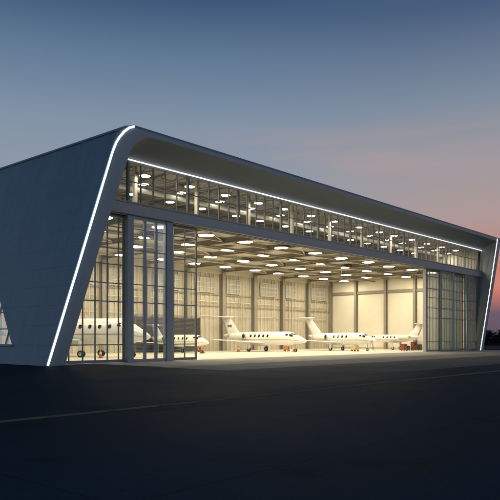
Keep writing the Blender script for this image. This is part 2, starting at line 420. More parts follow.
# sliding door leaves
RAILS = (1.24, 4.2, 5.46, 6.75, 7.86, 9.35)
def leaf(u0, u1, v, bars, stile=.11, bw=.062, ztop=10.2, clip=None, heavy=(), m=M_frame, rails=RAILS, gl=None):
    cl = clip or (lambda u: ztop)
    lu = (lambda z: max(u0, -5.6 + .276 * z)) if clip else (lambda z: u0)
    bm = B()
    if clip: bar(bm, (lu(.05), v, .05), (lu(ztop), v, ztop), .16, .16, (0, 1, 0))
    else: box(bm, u0, u0 + stile, v - .07, v + .07, .02, ztop)
    box(bm, u1 - stile, u1, v - .07, v + .07, .02, ztop)
    box(bm, u0 + stile, u1 - stile, v - .06, v + .06, .02, .22); box(bm, lu(ztop) + stile, u1 - stile, v - .06, v + .06, ztop - .18, ztop)
    f = out('sliding_door', bm, m, H)
    bm = B()
    for b in bars:
        w = .21 if b in heavy else bw
        box(bm, b - w / 2, b + w / 2, v - (.10 if b in heavy else .045), v + .045, .22, min(ztop - .18, cl(b)))
    for z in rails: box(bm, lu(z) + .06, u1 - stile, v - .04, v + .04, z - .035, z + .035)
    out('glazing_bars', bm, m, f)
    bm = B()
    poly(bm, [(lu(.1) + .02, v, .1), (u1 - .02, v, .1), (u1 - .02, v, ztop - .1), (lu(ztop) + .02, v, ztop - .1)] if clip else
         [(u0 + .02, v, .1), (u1 - .02, v, .1), (u1 - .02, v, ztop - .1), (u0 + .02, v, ztop - .1)])
    out('glass', bm, gl or M_glass, f)
    return f
leaf(-5.6, -.1, .15, [-4.56, -3.5, -2.52, -1.52, -.58], clip=lambda u: (u + 5.6) / .276)
leaf(.36, 3.46, -.2, [1.44, 2.48], heavy=(1.44, 2.48), stile=.06, m=M_post)
leaf(4.05, 6.92, .15, [4.55, 5.68])
leaf(46.3, 50.1, .15, [47.3, 48.2, 49.1], stile=.34, m=M_grey, gl=M_frost)
leaf(49.6, 53.6, -.2, [50.7, 51.5, 52.4], stile=.3, gl=M_frost)
leaf(53.4, 57.3, .15, [54.4, 55.3, 56.3], gl=M_frost)
leaf(57.2, 60.95, -.2, [58.1, 59.0, 59.9], gl=M_frost)
leaf(50.2, 54.0, .5, [51.5, 52.7]); leaf(54.2, 58.0, .5, [55.5, 56.7]); leaf(57.0, 60.8, .85, [58.2, 59.4]); leaf(53.0, 56.9, .85, [54.3, 55.6])
def post(u0, u1, v0, v1, m):
    bm = B(); box(bm, u0, u1, v0, v1, 0, 10.2); box(bm, u0 - .03, u1 + .03, v0 - .02, v0, .0, .3); out('door_post', bm, m, H)
post(-.15, .33, -.34, .1, M_post); post(3.47, 4.04, -.34, .1, M_post)
post(52.9, 53.35, -.42, -.29, M_post); post(46.0, 46.28, .0, .4, M_grey)
bm = B()
for (v) in (.02, .022): pass
prism = [(60.97, 0), (60.99, 0), (62.68, 10.25), (60.97, 10.25)]
for y in (.02, .14): poly(bm, [(u, y, z) for u, z in prism])
out('infill_panel', bm, M_reveal, H)
bm = B(); box(bm, -5.7, 61, -.3, .0, -.01, .018); out('door_sill', bm, M_metal, H)

# ---- interior
HC = 11.0
def inner_lim(z): return ku(z) + .34
# back wall in sheets, ribs and columns
bm = B(); poly(bm, [(inner_lim(0), 24.4, 0), (61.3, 24.4, 0), (61.3, 24.4, HC), (inner_lim(HC), 24.4, HC)]); BW = out('interior_wall', bm, M_rib, H, fix=False)
bm = B(); u = -2.6
k = 0
while u < 61:
    box(bm, u - .05, u + .05, 24.26, 24.40, 0, HC - .5); u += .81; k += 1
out('wall_ribs', bm, M_inner, BW)
bm = B()
for z in (5.9, 7.4): box(bm, -3.5, 61.2, 24.18, 24.26, z, z + .12)
out('wall_rail', bm, M_col, BW)
bm = B(); box(bm, -3.6, 61.2, 24.1, 24.39, HC - .75, HC); out('wall_head', bm, M_inner, BW)
for k in range(9):
    u = 2.7 + 6.5 * k
    bm = B(); box(bm, u - .27, u + .27, 23.75, 23.82, 0, HC); box(bm, u - .06, u + .06, 23.82, 24.12, 0, HC); box(bm, u - .27, u + .27, 24.12, 24.18, 0, HC)
    out('column', bm, M_col, H)
# high internal windows, rails and conduits between the columns
M_hw = mat('high_window_pane', (.40, .39, .36), .25, 0, noise=.25, nscale=.8)
for k in range(9):
    u = 2.7 + 6.5 * k + .6; rr = random.Random(k)
    w0, w1 = ((.3, 3.0), (.9, 4.7), (.3, 2.6), (.4, 4.6), (1.0, 4.4))[k % 5]
    bm = B(); box(bm, u + w0, u + w1, 24.16, 24.22, 7.75, 9.6); hw = out('high_window', bm, M_hw, H)
    bm = B(); n = max(3, int((w1 - w0) / .62))
    for q in range(n + 1): x = u + w0 + (w1 - w0) * q / n; box(bm, x - .035, x + .035, 24.08, 24.158, 7.7, 9.65)
    for z in (7.72, 8.35, 8.98, 9.6): box(bm, u + w0 - .05, u + w1 + .05, 24.05, 24.08, z - .035, z + .035)
    out('glazing_bars', bm, M_inner, hw)
    bm = B()
    for z in (4.6, 6.5): box(bm, u - .15, u + 5.1, 24.1, 24.16, z, z + .08)
    for q in range(2): x = u + .3 + 4.4 * rr.random(); box(bm, x, x + .07, 23.98, 24.05, 0, 7.6)
    out('wall_conduit', bm, M_inner, H)
# dark louvred screen on the back wall
bm = B(); box(bm, 19.8, 30.3, 23.45, 23.5, .1, 4.2)
for i in range(26): z = .2 + i * .155; bar(bm, (19.85, 23.42, z), (30.25, 23.42, z), .03, .13, (0, -.7, .7))
for x in (19.8, 22.4, 25.0, 27.6, 30.2): box(bm, x - .06, x + .06, 23.3, 23.56, 0, 4.3)
out('louvre_screen', bm, M_louv, H)
# right inner wall: pale panels, columns and girt
bm = B(); box(bm, 61.1, 61.25, 1.0, 24.4, 0, HC); RW = out('interior_wall', bm, M_inner, H)
cv = [3.6, 9.0, 13.9, 19.2, 24.0]
for a, b in zip([1.0] + cv[:-1], cv):
    for z0, z1 in ((.25, 8.55), (9.05, HC - .35)):
        bm = B(); bbox(bm, 61.02, 61.098, a + .3, b - .3, z0, z1, .015); out('wall_panel', bm, M_panel, RW)
for v in cv:
    bm = B(); box(bm, 60.62, 60.7, v - .2, v + .2, 0, HC); box(bm, 60.7, 61.02, v - .06, v + .06, 0, HC); box(bm, 61.02, 61.09, v - .2, v + .2, 0, HC)
    out('column', bm, M_col, H)
bm = B()
for a, b in zip([1.0] + cv[:-1], cv): box(bm, 60.85, 61.05, a + .22, b - .22, 8.62, 8.98); 
out('wall_girt', bm, M_col, H)
# slab between hall and upper room, with its beams
bm = B(); box(bm, -3.55, 61.6, .3, 24.4, HC, HC + .2); CE = out('ceiling', bm, M_ceil, H)
bm = B()
u = 2.7
while u < 60:
    box(bm, u - .15, u + .15, .35, 24.0, HC - .5, HC - .46); box(bm, u - .03, u + .03, .35, 24.0, HC - .46, HC - .002); u += 6.5
out('ceiling_beam', bm, M_cbeam, CE)
bm = B()
for v in (1.6, 5.5, 9.6, 13.6, 17.7, 21.8):
    box(bm, -3.0, 60.9, v - .1, v + .1, HC - .36, HC - .32); box(bm, -3.0, 60.9, v - .025, v + .025, HC - .32, HC - .003)
out('ceiling_beam', bm, M_cbeam_l, CE)
for k in range(9):
    for j, v in enumerate((1.6, 9.6, 17.7)):
        u = 2.7 + 6.5 * k
        if u + 6.5 > 61: continue
        a, b = ((u, v, HC - .25), (u + 6.5, v + 4.05, HC - .25)) if (k + j) % 2 else ((u + 6.5, v, HC - .25), (u, v + 4.05, HC - .25))
        bm = B(); bar(bm, a, b, .09, .09); out('ceiling_brace', bm, M_cbeam_l, CE)
bm = B()
for v in (7.4, 15.7): tube(bm, (-2.8, v, HC - .55), (60.8, v, HC - .55), .09, 8)
out('sprinkler_pipe', bm, M_cbeam, CE)

# upper room behind the clerestory
UC = 14.75
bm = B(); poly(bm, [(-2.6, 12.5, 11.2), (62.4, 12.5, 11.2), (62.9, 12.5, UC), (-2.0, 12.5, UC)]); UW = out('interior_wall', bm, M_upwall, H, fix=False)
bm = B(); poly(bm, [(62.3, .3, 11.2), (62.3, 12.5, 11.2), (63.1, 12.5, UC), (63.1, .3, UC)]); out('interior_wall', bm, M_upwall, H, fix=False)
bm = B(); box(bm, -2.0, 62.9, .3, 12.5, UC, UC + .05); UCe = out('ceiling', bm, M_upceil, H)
bm = B()
for k in range(20):
    u = -.4 + 3.25 * k
    bar(bm, (u, .4, UC - .1), (u, 12.4, UC - .1), .12, .12); bar(bm, (u, .4, UC - .75), (u, 12.4, UC - .75), .10, .10)
    for j in range(8):
        v = .5 + 1.5 * j
        a, b = ((v, UC - .75), (v + 1.5, UC - .1)) if j % 2 else ((v, UC - .1), (v + 1.5, UC - .75))
        bar(bm, (u, a[0], a[1]), (u, b[0], b[1]), .06, .06)
out('roof_truss', bm, M_truss, UCe)
bm = B()
for v in (1.8, 4.2, 6.6, 9.0, 11.4): box(bm, -1.8, 62.6, v - .08, v + .08, UC - .28, UC - .2)
out('ceiling_beam', bm, M_truss, UCe)
bm = B(); tube(bm, (-1.6, 5.2, UC - 1.0), (62.4, 5.2, UC - 1.0), .26, 12); out('air_duct', bm, M_duct, UCe, smooth=True)
for k in range(10):
    u = 2.8 + 6.5 * k
    bm = B(); box(bm, u - .13, u + .13, 2.4, 2.66, 11.2, UC); out('column', bm, M_inner, H)
for k in range(18):
    rr = random.Random(100 + k); u = 1.0 + 3.45 * k + rr.random(); h = .9 + 1.0 * rr.random()
    bm = B(); w = .8 + 1.3 * rr.random(); bbox(bm, u, u + w, 9.5 + rr.random(), 10.9, 11.205, 11.2 + h + .4, .03); out('cabinet', bm, [M_inner, M_duct, M_col][k % 3], H)
# floor edge upstand of the upper room
bm = B(); box(bm, -2.4, 62.5, .3, .36, 11.2, 11.3); out('floor_edge', bm, M_truss, H)

# ------------------------------------------------------------------ ceiling lights
def make_lamp(name, r, m, drop):
    root = thing(name, '', 'ceiling light')
    bm = B(); lathe(bm, [(0, r * .98), (.03, r), (.07, r), (.16, r * .55), (.2, r * .2)], 24, Matrix.Rotation(-PI / 2, 4, 'Y'))
    out('housing', bm, M_house, root)
    bm = B(); c = [bm.verts.new((r * .93 * math.cos(2 * PI * i / 24), r * .93 * math.sin(2 * PI * i / 24), -.012)) for i in range(24)]
    bm.faces.new(c[::-1]); out('diffuser', bm, m, root, fix=False)
    bm = B(); tube(bm, (0, 0, .2), (0, 0, drop), .02, 6); out('stem', bm, M_house, root)
    return root
first = make_lamp('ceiling_light', .74, M_lamp, .42)
used = False
rows = [(3.6, 2.6, 'row just inside the doors'), (8.6, .2, 'second row from the doors'), (13.8, 3.0, 'third row from the doors'),
        (19.6, .8, 'row closest to the back wall')]
for v, off, words in rows:
    k = 0; u = off - 2
    while u < 59.5:
        if not (u < -1.5):
            L = first if not used else copy_tree(first); used = True
            L.location = (u + random.uniform(-.25, .25), v + random.uniform(-.3, .3), HC - .44)
            tag(L, 'round warm white hangar ceiling light in the ' + words, 'ceiling light', 'round lights under the hangar ceiling')
        u += 5.4
up = make_lamp('ceiling_light', .42, M_lamp2, .5); used = False
for v, off, words in [(1.9, 3.2, 'nearest the clerestory glass'), (4.1, .9, 'middle row'), (7.6, 2.4, 'rear row')]:
    u = off
    while u < 61.5:
        L = up if not used else copy_tree(up); used = True
        L.location = (u + random.uniform(-.5, .5), v, UC - .85)
        tag(L, 'small round light behind the upper clerestory glazing, ' + words, 'ceiling light', 'small lights in the upper room')
        u += 4.3

# ------------------------------------------------------------------ aircraft
ST = [(0, .03, -.40), (.012, .17, -.395), (.035, .33, -.35), (.07, .50, -.26), (.105, .66, -.17), (.14, .82, -.08), (.18, .95, -.015), (.23, 1, 0),
      (.40, 1, 0), (.60, 1, 0), (.68, .96, .03), (.76, .84, .12), (.84, .64, .26), (.92, .38, .40), (.975, .17, .50), (1, .05, .52)]
def fus(t):
    t = min(max(t, 0), 1)
    for i in range(len(ST) - 1):
        if t <= ST[i + 1][0] + 1e-9: break
    p1, p2 = ST[i], ST[i + 1]; p0 = ST[max(0, i - 1)]; p3 = ST[min(len(ST) - 1, i + 2)]
    s = (t - p1[0]) / (p2[0] - p1[0]); r = []
    for k in (1, 2):
        m1 = (p2[k] - p0[k]) / max(1e-6, p2[0] - p0[0]) * (p2[0] - p1[0]); m2 = (p3[k] - p1[k]) / max(1e-6, p3[0] - p1[0]) * (p2[0] - p1[0])
        if i == 0: m1 = (p2[k] - p1[k]) * 1.6
        r.append((2 * s ** 3 - 3 * s ** 2 + 1) * p1[k] + (s ** 3 - 2 * s * s + s) * m1 + (-2 * s ** 3 + 3 * s * s) * p2[k] + (s ** 3 - s * s) * m2)
    return max(.01, r[0]), r[1]

def airfoil(bm, secs):
    """secs: (leading edge point, chord, thickness, span axis 'y' or 'z'); chord runs towards -x"""
    prof = [(0, 0), (.03, .45), (.12, .85), (.3, 1), (.55, .78), (.8, .38), (1, .02), (.8, -.22), (.55, -.48), (.3, -.62), (.1, -.5), (.03, -.3)]
    rings = []
    for le, c, th, ax in secs:
        ring = []
        for x, t in prof:
            p = Vector(le) + Vector((-x * c, 0, 0))
            if ax == 'y': p.z += t * th * c / 2
            else: p.y += t * th * c / 2 * (1.25 if t < 0 else 1)
            ring.append(bm.verts.new(p))
        rings.append(ring)
    n = len(prof)
    for k in range(len(rings) - 1):
        for i in range(n): bm.faces.new((rings[k][i], rings[k][(i + 1) % n], rings[k + 1][(i + 1) % n], rings[k + 1][i]))
    bm.faces.new(rings[0]); bm.faces.new(rings[-1][::-1])

def make_jet(label, nose, yaw, L, R, zc, span, ztail, nwin, wspan=(.34, .64), ttail=True, winglet=False, mark=False, door=True, twin=False, group='parked business jets', engines=True, wins=.16, gt=.565):
    """nose: world (x, y) of the nose tip; yaw: heading of local +x; local nose at x=0, tail at x=-L"""
    J = thing('business_jet', label, 'jet', (nose[0], nose[1], .006), yaw, group)
    def S_(t, a, d=0):   # surface point; a = angle from top, positive to port (+y)
        r, z = fus(t); r = r * R + d
        return Vector((-t * L, r * math.sin(a), zc + z * R + r * math.cos(a)))
    def patch(bm, t0, t1, a0, a1, d=.012, n=4, sk=0.0, m=6):
        g = [[None] * (m + 1) for _ in range(n + 1)]
        for i in range(n + 1):
            for j in range(m + 1):
                a = a0 + (a1 - a0) * j / m
                t = t0 + (t1 - t0) * i / n + sk * (j / m)
                g[i][j] = bm.verts.new(S_(t, a, d))
        for i in range(n):
            for j in range(m): bm.faces.new((g[i][j], g[i + 1][j], g[i + 1][j + 1], g[i][j + 1]))
    def oval(bm, t, a, dt, da, d=.012, n=14):
        c = bm.verts.new(S_(t, a, d)); ring = []
        for i in range(n):
            q = 2 * PI * i / n; cx, cy = math.cos(q), math.sin(q)
            cx = math.copysign(abs(cx) ** .7, cx); cy = math.copysign(abs(cy) ** .7, cy)
            ring.append(bm.verts.new(S_(t + dt * cx, a + da * cy, d)))
        for i in range(n): bm.faces.new((c, ring[i], ring[(i + 1) % n]))
    # fuselage
    bm = B(); n = 28; rings = []
    ts = [0, .006, .012, .022] + [.035 + .965 * i / 48 for i in range(49)]
    for t in ts: rings.append([bm.verts.new(S_(t, 2 * PI * i / n)) for i in range(n)])
    for k in range(len(rings) - 1):
        for i in range(n): bm.faces.new((rings[k][i], rings[k][(i + 1) % n], rings[k + 1][(i + 1) % n], rings[k + 1][i]))
    bm.faces.new(rings[0]); bm.faces.new(rings[-1][::-1])
    out('fuselage', bm, M_white, J, smooth=True)
    # belly fairing where the wing passes
    bm = B()
    bmesh.ops.create_icosphere(bm, subdivisions=3, radius=1, matrix=Matrix.Translation((-.52 * L, 0, zc - .72 * R)) @ Matrix.Diagonal((.17 * L, R * .82, R * .42, 1)))
    out('belly_fairing', bm, M_white, J, smooth=True)
    # windows
    for k in range(nwin):
        t = wspan[0] + (wspan[1] - wspan[0]) * k / max(1, nwin - 1)
        for s in (1, -1):
            bm = B(); oval(bm, t, s * 1.20, wins / L, wins * 1.25 / R); out('cabin_window', bm, M_dark, J, fix=True)
    for s in (1, -1):
        bm = B(); patch(bm, .108, .142, s * .08, s * .62, .014, sk=.012); out('windscreen', bm, M_dark, J)
        bm = B(); patch(bm, .132, .168, s * .70, s * 1.18, .014, sk=-.006); out('cockpit_window', bm, M_dark, J)
        bm = B(); patch(bm, .176, .200, s * .84, s * 1.16, .014); out('cockpit_window', bm, M_dark, J)
        bm = B(); patch(bm, .03, .90, s * 1.74, s * 1.84, .008, n=40, m=1); out('stripe', bm, M_str, J)
    if door:
        bm = B()
        for (t0, t1, a0, a1) in ((.225, .2275, .95, 2.1), (.2825, .285, .95, 2.1), (.225, .285, .94, .965), (.225, .285, 2.09, 2.115)): patch(bm, t0, t1, a0, a1, .008, 3, 0, 8)
        out('cabin_door', bm, M_str, J)
    # wings
    rt, tip = .22 * L, .085 * L
    for s in (1, -1):
        bm = B(); x0 = -.42 * L; z0 = zc - .72 * R; hs = span / 2
        secs = [((x0, s * R * .2, z0), rt * 1.05, .13, 'y'), ((x0 - .03 * L, s * R, z0 + .03), rt * .92, .12, 'y'),
                ((x0 - .30 * hs, s * hs * .55, z0 + .035 * hs), (rt + tip) * .46, .11, 'y'), ((x0 - .55 * hs, s * hs * .97, z0 + .07 * hs), tip, .10, 'y'),
                ((x0 - .59 * hs, s * hs, z0 + .072 * hs), tip * .75, .07, 'y')]
        airfoil(bm, secs); w = out('wing', bm, M_awing, J, smooth=True)
        if winglet:
            bm = B(); airfoil(bm, [((x0 - .57 * hs, s * hs * .99, z0 + .07 * hs), tip * .85, .08, 'z'), ((x0 - .66 * hs, s * hs * 1.03, z0 + .07 * hs + .11 * hs), tip * .4, .07, 'z')])
            out('winglet', bm, M_white, w, smooth=True)
    # fin, tailplane
    xr = -.79 * L; zr = zc + .55 * R; hf = ztail - zr
    bm = B(); airfoil(bm, [((xr + .05 * L, 0, zr - .1), .21 * L, .09, 'z'), ((xr, 0, zr + .12 * hf), .17 * L, .10, 'z'), ((xr - .72 * hf, 0, ztail - .02), .105 * L, .09, 'z')])
    fin = out('tail_fin', bm, M_white, J, smooth=True)
    zt = ztail if ttail else zr + .35 * hf
    xt = xr - (.72 * hf if ttail else .3 * hf) + .02 * L; hs = span * .21
    bm = B(); airfoil(bm, [((xt - .3 * hs - .02, hs, zt + .02), .052 * L, .09, 'y'), ((xt, 0, zt), .105 * L, .11, 'y'), ((xt - .3 * hs - .02, -hs, zt + .02), .052 * L, .09, 'y')])
    out('tailplane', bm, M_white, J, smooth=True)
    bm = B(); lathe(bm, [(.05 * L * .6, .005), (.03 * L * .6, .09), (-.03 * L, .13), (-.09 * L, .10), (-.125 * L, .01)], 12, Matrix.Translation((xt, 0, zt)))
    out('tail_bullet', bm, M_white, J, smooth=True)
    if mark:
        for s in (1, -1):
            bm = B()
            for i in range(5):
                x = xr - .36 * hf - .035 * L - i * .15; h = (.24, .30, .20, .28, .24)[i]
                box(bm, x - .055, x + .055, s * .095, s * .115, zr + .45 * hf, zr + .45 * hf + h)
            out('tail_marking', bm, M_mark, fin)
    # engines
    if engines:
        re = .45 * R; le = .19 * L
        for s in (1, -1):
            c = Vector((-.665 * L, s * (R + re * .95), zc + .32 * R))
            Mx = Matrix.Translation(c)
            bm = B(); lathe(bm, [(-.02, re * .80), (.06, re * .86), (.05, re * .95), (-.10 * le, re * 1.05), (-.4 * le, re * 1.06), (-.75 * le, re * .86), (-le, re * .62), (-le + .05, re * .55), (-.8 * le, re * .5)], 24, Mx)
            e = out('engine', bm, M_white, J, smooth=True)
            bm = B(); lathe(bm, [(.05, re * .82), (.062, re * .87), (.05, re * .955), (.0, re * 1.0)], 24, Matrix.Translation(c + Vector((.004, 0, 0))), False); out('intake_lip', bm, M_metal, e, smooth=True)
            bm = B(); lathe(bm, [(.12, .01), (.03, re * .22), (-.015, re * .24), (-.017, re * .84)], 24, Mx); out('fan', bm, M_fan, e)
            bm = B(); airfoil(bm, [(tuple(c + Vector((-.25 * le, -s * re * .9, 0))), le * .6, .12, 'y'), (tuple(c + Vector((-.25 * le, -s * (re * 1.6), -.03))), le * .62, .12, 'y')]); out('pylon', bm, M_white, e, smooth=True)
    # landing gear
    def gear(x, y, top, rw, ww, tw):
        bm = B(); tube(bm, (x, y, rw), (x, y, top), .055 * max(1, R), 10); tube(bm, (x + .22, y, top - .05), (x, y, rw + .22), .028, 8)
        box(bm, x - .03, x + .03, y - ww * (1.3 if tw else .75), y + ww * (1.3 if tw else .75), rw - .03, rw + .03)
        g = out('landing_gear', bm, M_metal, J)
        for q in ((-1, 1) if tw else (0,)):
            cy = y + q * ww * .95
            Mw = Matrix.Translation((x, cy, rw)) @ Matrix.Rotation(PI / 2, 4, 'Z')
            bm = B(); lathe(bm, [(-ww * .42, rw * .55), (-ww * .5, rw * .72), (-ww * .42, rw * .93), (-ww * .15, rw), (ww * .15, rw), (ww * .42, rw * .93), (ww * .5, rw * .72), (ww * .42, rw * .55)], 22, Mw, False)
            out('tyre', bm, M_tyre, g, smooth=True)
            bm = B(); lathe(bm, [(-ww * .44, rw * .2), (-ww * .36, rw * .56), (ww * .36, rw * .56), (ww * .44, rw * .2)], 18, Mw); out('rim', bm, M_metal, g)
    rw = .30 * (L / 13.5) ** .6
    for s in (1, -1): gear(-gt * L, s * span * .135, zc - .6 * R, rw, rw * .62, twin)
    gear(-.125 * L, 0, zc - .45 * R, rw * .72, rw * .5, twin)
    bm = B(); box(bm, -(gt - .02) * L, -(gt + .015) * L, span * .135 + .1, span * .135 + .12, rw + .1, zc - .7 * R); box(bm, -(gt - .02) * L, -(gt + .015) * L, -span * .135 - .12, -span * .135 - .1, rw + .1, zc - .7 * R)
    out('gear_door', bm, M_white, J)
    return J
DN = -PI / 2    # facing the apron
make_jet('large white jet parked behind the left glazed doors', (9.0, 8.0), math.atan2(-.893, .45), 13.6, 1.18, 2.28, 14, 6.0, 6, (.25, .60), winglet=True, twin=True, wins=.16, gt=.42)
make_jet('white jet with dark tail marking parked in the left half of the open doorway', (34.0, 9.2), DN, 13.6, .82, 1.66, 12.5, 4.42, 5, (.40, .60), mark=True, wins=.15)
make_jet('white jet beside the pale panelled wall in the right half of the doorway', (45.0, 6.3), DN, 10.7, .78, 1.60, 11, 4.45, 4, (.38, .56), wins=.14)
make_jet('small white jet with its tail towards the right doors and nose to the back', (56.5, 14.7), PI / 2, 8.9, .56, 1.62, 8.2, 3.72, 4, (.36, .56), wins=.11, door=False)
make_jet('small white jet half hidden behind the left sliding doors in front of dark louvres', (22.0, 13.6), DN, 9.6, .64, 1.42, 8.6, 3.2, 5, (.30, .58), wins=.12)

# ------------------------------------------------------------------ small ground equipment
def cabinet(name, label, loc, w, d, h, m, drawers, rz=0, group=None):
    t = thing(name, label, 'tool cart', (loc[0], loc[1], .006), rz, group)
    t.scale = (.78, .78, .78)
    bm = B(); bbox(bm, -w / 2, w / 2, -d / 2, d / 2, .14, h, .02); out('body', bm, m, t)
    for k in range(drawers):
        z0 = .19 + (h - .26) * k / drawers; z1 = .19 + (h - .26) * (k + 1) / drawers - .02
        bm = B(); bbox(bm, -w / 2 + .03, w / 2 - .03, -d / 2 - .015, -d / 2 + .01, z0, z1, .006); dr = out('drawer', bm, m, t)
        bm = B(); box(bm, -w / 4, w / 4, -d / 2 - .05, -d / 2 - .03, z1 - .06, z1 - .035); out('handle', bm, M_metal, dr)
    bm = B(); bbox(bm, -w / 2 - .01, w / 2 + .01, -d / 2 - .01, d / 2 + .01, h, h + .03, .008); out('worktop', bm, M_black, t)
    bm = B(); tube(bm, (w / 2, -d / 2 + .06, h - .1), (w / 2 + .09, -d / 2 + .06, h - .1), .012, 6); tube(bm, (w / 2, d / 2 - .06, h - .1), (w / 2 + .09, d / 2 - .06, h - .1), .012, 6)
    tube(bm, (w / 2 + .09, -d / 2 + .05, h - .1), (w / 2 + .09, d / 2 - .05, h - .1), .014, 6); out('push_handle', bm, M_metal, t)
    for sx in (-1, 1):
        for sy in (-1, 1):
            bm = B(); c = (sx * (w / 2 - .1), sy * (d / 2 - .08)); tube(bm, (c[0], c[1] - .025, .07), (c[0], c[1] + .025, .07), .07, 12); out('wheel', bm, M_tyre, t)
    return t
cabinet('tool_cart', 'red tool cart nearest the small jet by the right doors', (48.0, 4.0), 1.25, .6, 1.15, M_red, 5, .1)
cabinet('tool_cart', 'low black tool cart between red and maroon cabinets', (49.4, 4.3), .9, .55, .85, M_black, 4, -.1)
cabinet('tool_cabinet', 'tall maroon tool cabinet beside the red cart', (50.5, 4.0), .75, .6, 1.5, M_maroon, 6, .05)
cabinet('tool_cart', 'dark cart parked against the stacked right doors', (52.3, 4.1), 1.2, .6, 1.05, M_black, 4, .0)

def cone(label, x, y, group='orange traffic cones on the hangar floor'):
    t = thing('traffic_cone', label, 'cone', (x, y, .006), 0, group)
    bm = B(); bbox(bm, -.22, .22, -.22, .22, 0, .04, .015); out('base', bm, M_orange, t)
    bm = B(); lathe(bm, [(.04, .16), (.3, .105), (.52, .065), (.74, .03), (.75, .01)], 18, Matrix.Rotation(-PI / 2, 4, 'Y')); out('body', bm, M_orange, t, smooth=True)
    bm = B(); lathe(bm, [(.36, .0985), (.36, .104), (.5, .074), (.5, .069)], 18, Matrix.Rotation(-PI / 2, 4, 'Y'), False); out('band', bm, M_white_stripe, t)
cone('orange cone under the large jet behind the left doors', 4.4, 9.0)
cone('orange cone left of the jet with the tail marking', 31.0, 17.4)
cone('orange cone at the door edge before the half hidden jet', 22.4, 14.9)
cone('orange cone beside the nose of the middle jet', 36.4, 13.0)

def gpu(label, x, y, rz, m):
    t = thing('ground_power_unit', label, 'power unit', (x, y, .006), rz)
    t.scale = (.72, .72, .72)
    bm = B(); bbox(bm, -.65, .65, -.38, .38, .25, .95, .05); out('body', bm, m, t)
    bm = B(); bbox(bm, -.6, .3, -.34, .34, .95, 1.05, .03); out('lid', bm, M_grey, t)
    bm = B()
    for i in range(5): box(bm, -.45 + i * .12, -.38 + i * .12, -.395, -.378, .4, .8)
    out('vent', bm, M_black, t)
    bm = B(); tube(bm, (.6, 0, .3), (1.35, 0, .22), .025, 8); tube(bm, (1.35, -.15, .22), (1.35, .15, .22), .02, 8); out('tow_bar', bm, M_metal, t)
    for sx in (-.42, .42):
        for sy in (-.34, .34):
            bm = B(); tube(bm, (sx, sy - .05, .17), (sx, sy + .05, .17), .17, 16); out('wheel', bm, M_tyre, t)
gpu('orange ground power unit behind the nose of the middle jet', 37.0, 14.6, .4, M_orange)
gpu('yellow ground power unit under the nose of the right hand jet', 42.6, 8.0, 1.2, M_yellow)
gpu('orange ground power unit behind the half hidden small jet', 27.0, 20.3, .2, M_orange)

t = thing('step_ladder', 'pale folding step ladder standing before the right hand jet', 'ladder', (41.9, 5.2, .006), .3)
for s in (-1, 1):
    bm = B(); bar(bm, (s * .28, -.42, 0), (s * .2, 0, 1.35), .05, .03); out('rail', bm, M_grey, t)
    bm = B(); bar(bm, (s * .28, .42, 0), (s * .2, .03, 1.33), .04, .03); out('rear_leg', bm, M_grey, t)
for k in range(4):
    z = .28 + .28 * k; f = z / 1.35; w = .28 - .08 * f
    bm = B(); box(bm, -w, w, -.42 * (1 - f) - .06, -.42 * (1 - f) + .06, z - .015, z + .015); out('step', bm, M_grey, t)
bm = B(); box(bm, -.22, .22, -.1, .1, 1.35, 1.39); out('top_step', bm, M_orange, t)

t = thing('work_bench', 'long workbench with boxes in front of the dark louvres', 'workbench', (24.5, 22.7, .006))
bm = B(); bbox(bm, -2.2, 2.2, -.38, .38, .88, .94, .01); out('top', bm, M_grey, t)
for sx in (-2.1, 0, 2.1):
    for sy in (-.3, .3):
        bm = B(); box(bm, sx - .03, sx + .03, sy - .03, sy + .03, 0, .88); out('leg', bm, M_grey, t)
bm = B(); box(bm, -2.1, 2.1, -.3, .3, .25, .28); out('shelf', bm, M_grey, t)

# ------------------------------------------------------------------ trees beyond the apron
def make_tree(seed, h, w):
    rr = random.Random(seed)
    t = thing('tree', '', 'tree')
    bm = B(); tube(bm, (0, 0, 0), (.1, 0, h * .6), .16, 8, .07)
    for k in range(5):
        a = rr.random() * 6.28; tube(bm, (.05, 0, h * (.3 + .06 * k)), (math.cos(a) * w * .3, math.sin(a) * w * .3, h * (.5 + .07 * k)), .06, 6, .02)
    out('trunk', bm, M_bark, t)
    bm = B()
    cl = [(rr.uniform(-.36, .36) * w, rr.uniform(-.36, .36) * w, h * rr.uniform(.22, .82), rr.uniform(.16, .27) * w) for _ in range(16)]
    for k in range(2600):
        cx, cy, cz, cr = rr.choice(cl)
        d = Vector((rr.gauss(0, 1), rr.gauss(0, 1), rr.gauss(0, 1))).normalized() * cr * rr.random() ** .4
        p = Vector((cx, cy, cz)) + d
        if p.z < .2: p.z = .2 + rr.random() * .4
        s = rr.uniform(.09, .2); q = Matrix.Rotation(rr.random() * 6.28, 3, 'Z') @ Matrix.Rotation(rr.random() * 3.1, 3, 'X')
        bm.faces.new([bm.verts.new(p + q @ Vector(c) * s) for c in ((-1, -.5, 0), (1, -.5, 0), (.9, .6, 0), (-.9, .6, 0))])
    out('crown', bm, M_leaf, t, fix=False)
    return t
base = [make_tree(s, h, w) for s, h, w in ((1, 4.6, 5.5), (2, 4.3, 6.2), (3, 4.9, 5.0))]
usedt = [False] * 3
for k in range(26):
    i = k % 3
    t = base[i] if not usedt[i] else copy_tree(base[i]); usedt[i] = True
    t.location = (186 + random.uniform(-2, 3), 70 - 4.1 * k, -.03); t.rotation_euler = (0, 0, random.random() * 6.28)
    sc = random.uniform(.85, 1.08); t.scale = (sc, sc, sc)
    tag(t, 'low dark tree in the tree line beyond the right end of the hangar', 'tree', 'dark trees beyond the apron')
bm = B(); rr = random.Random(5)
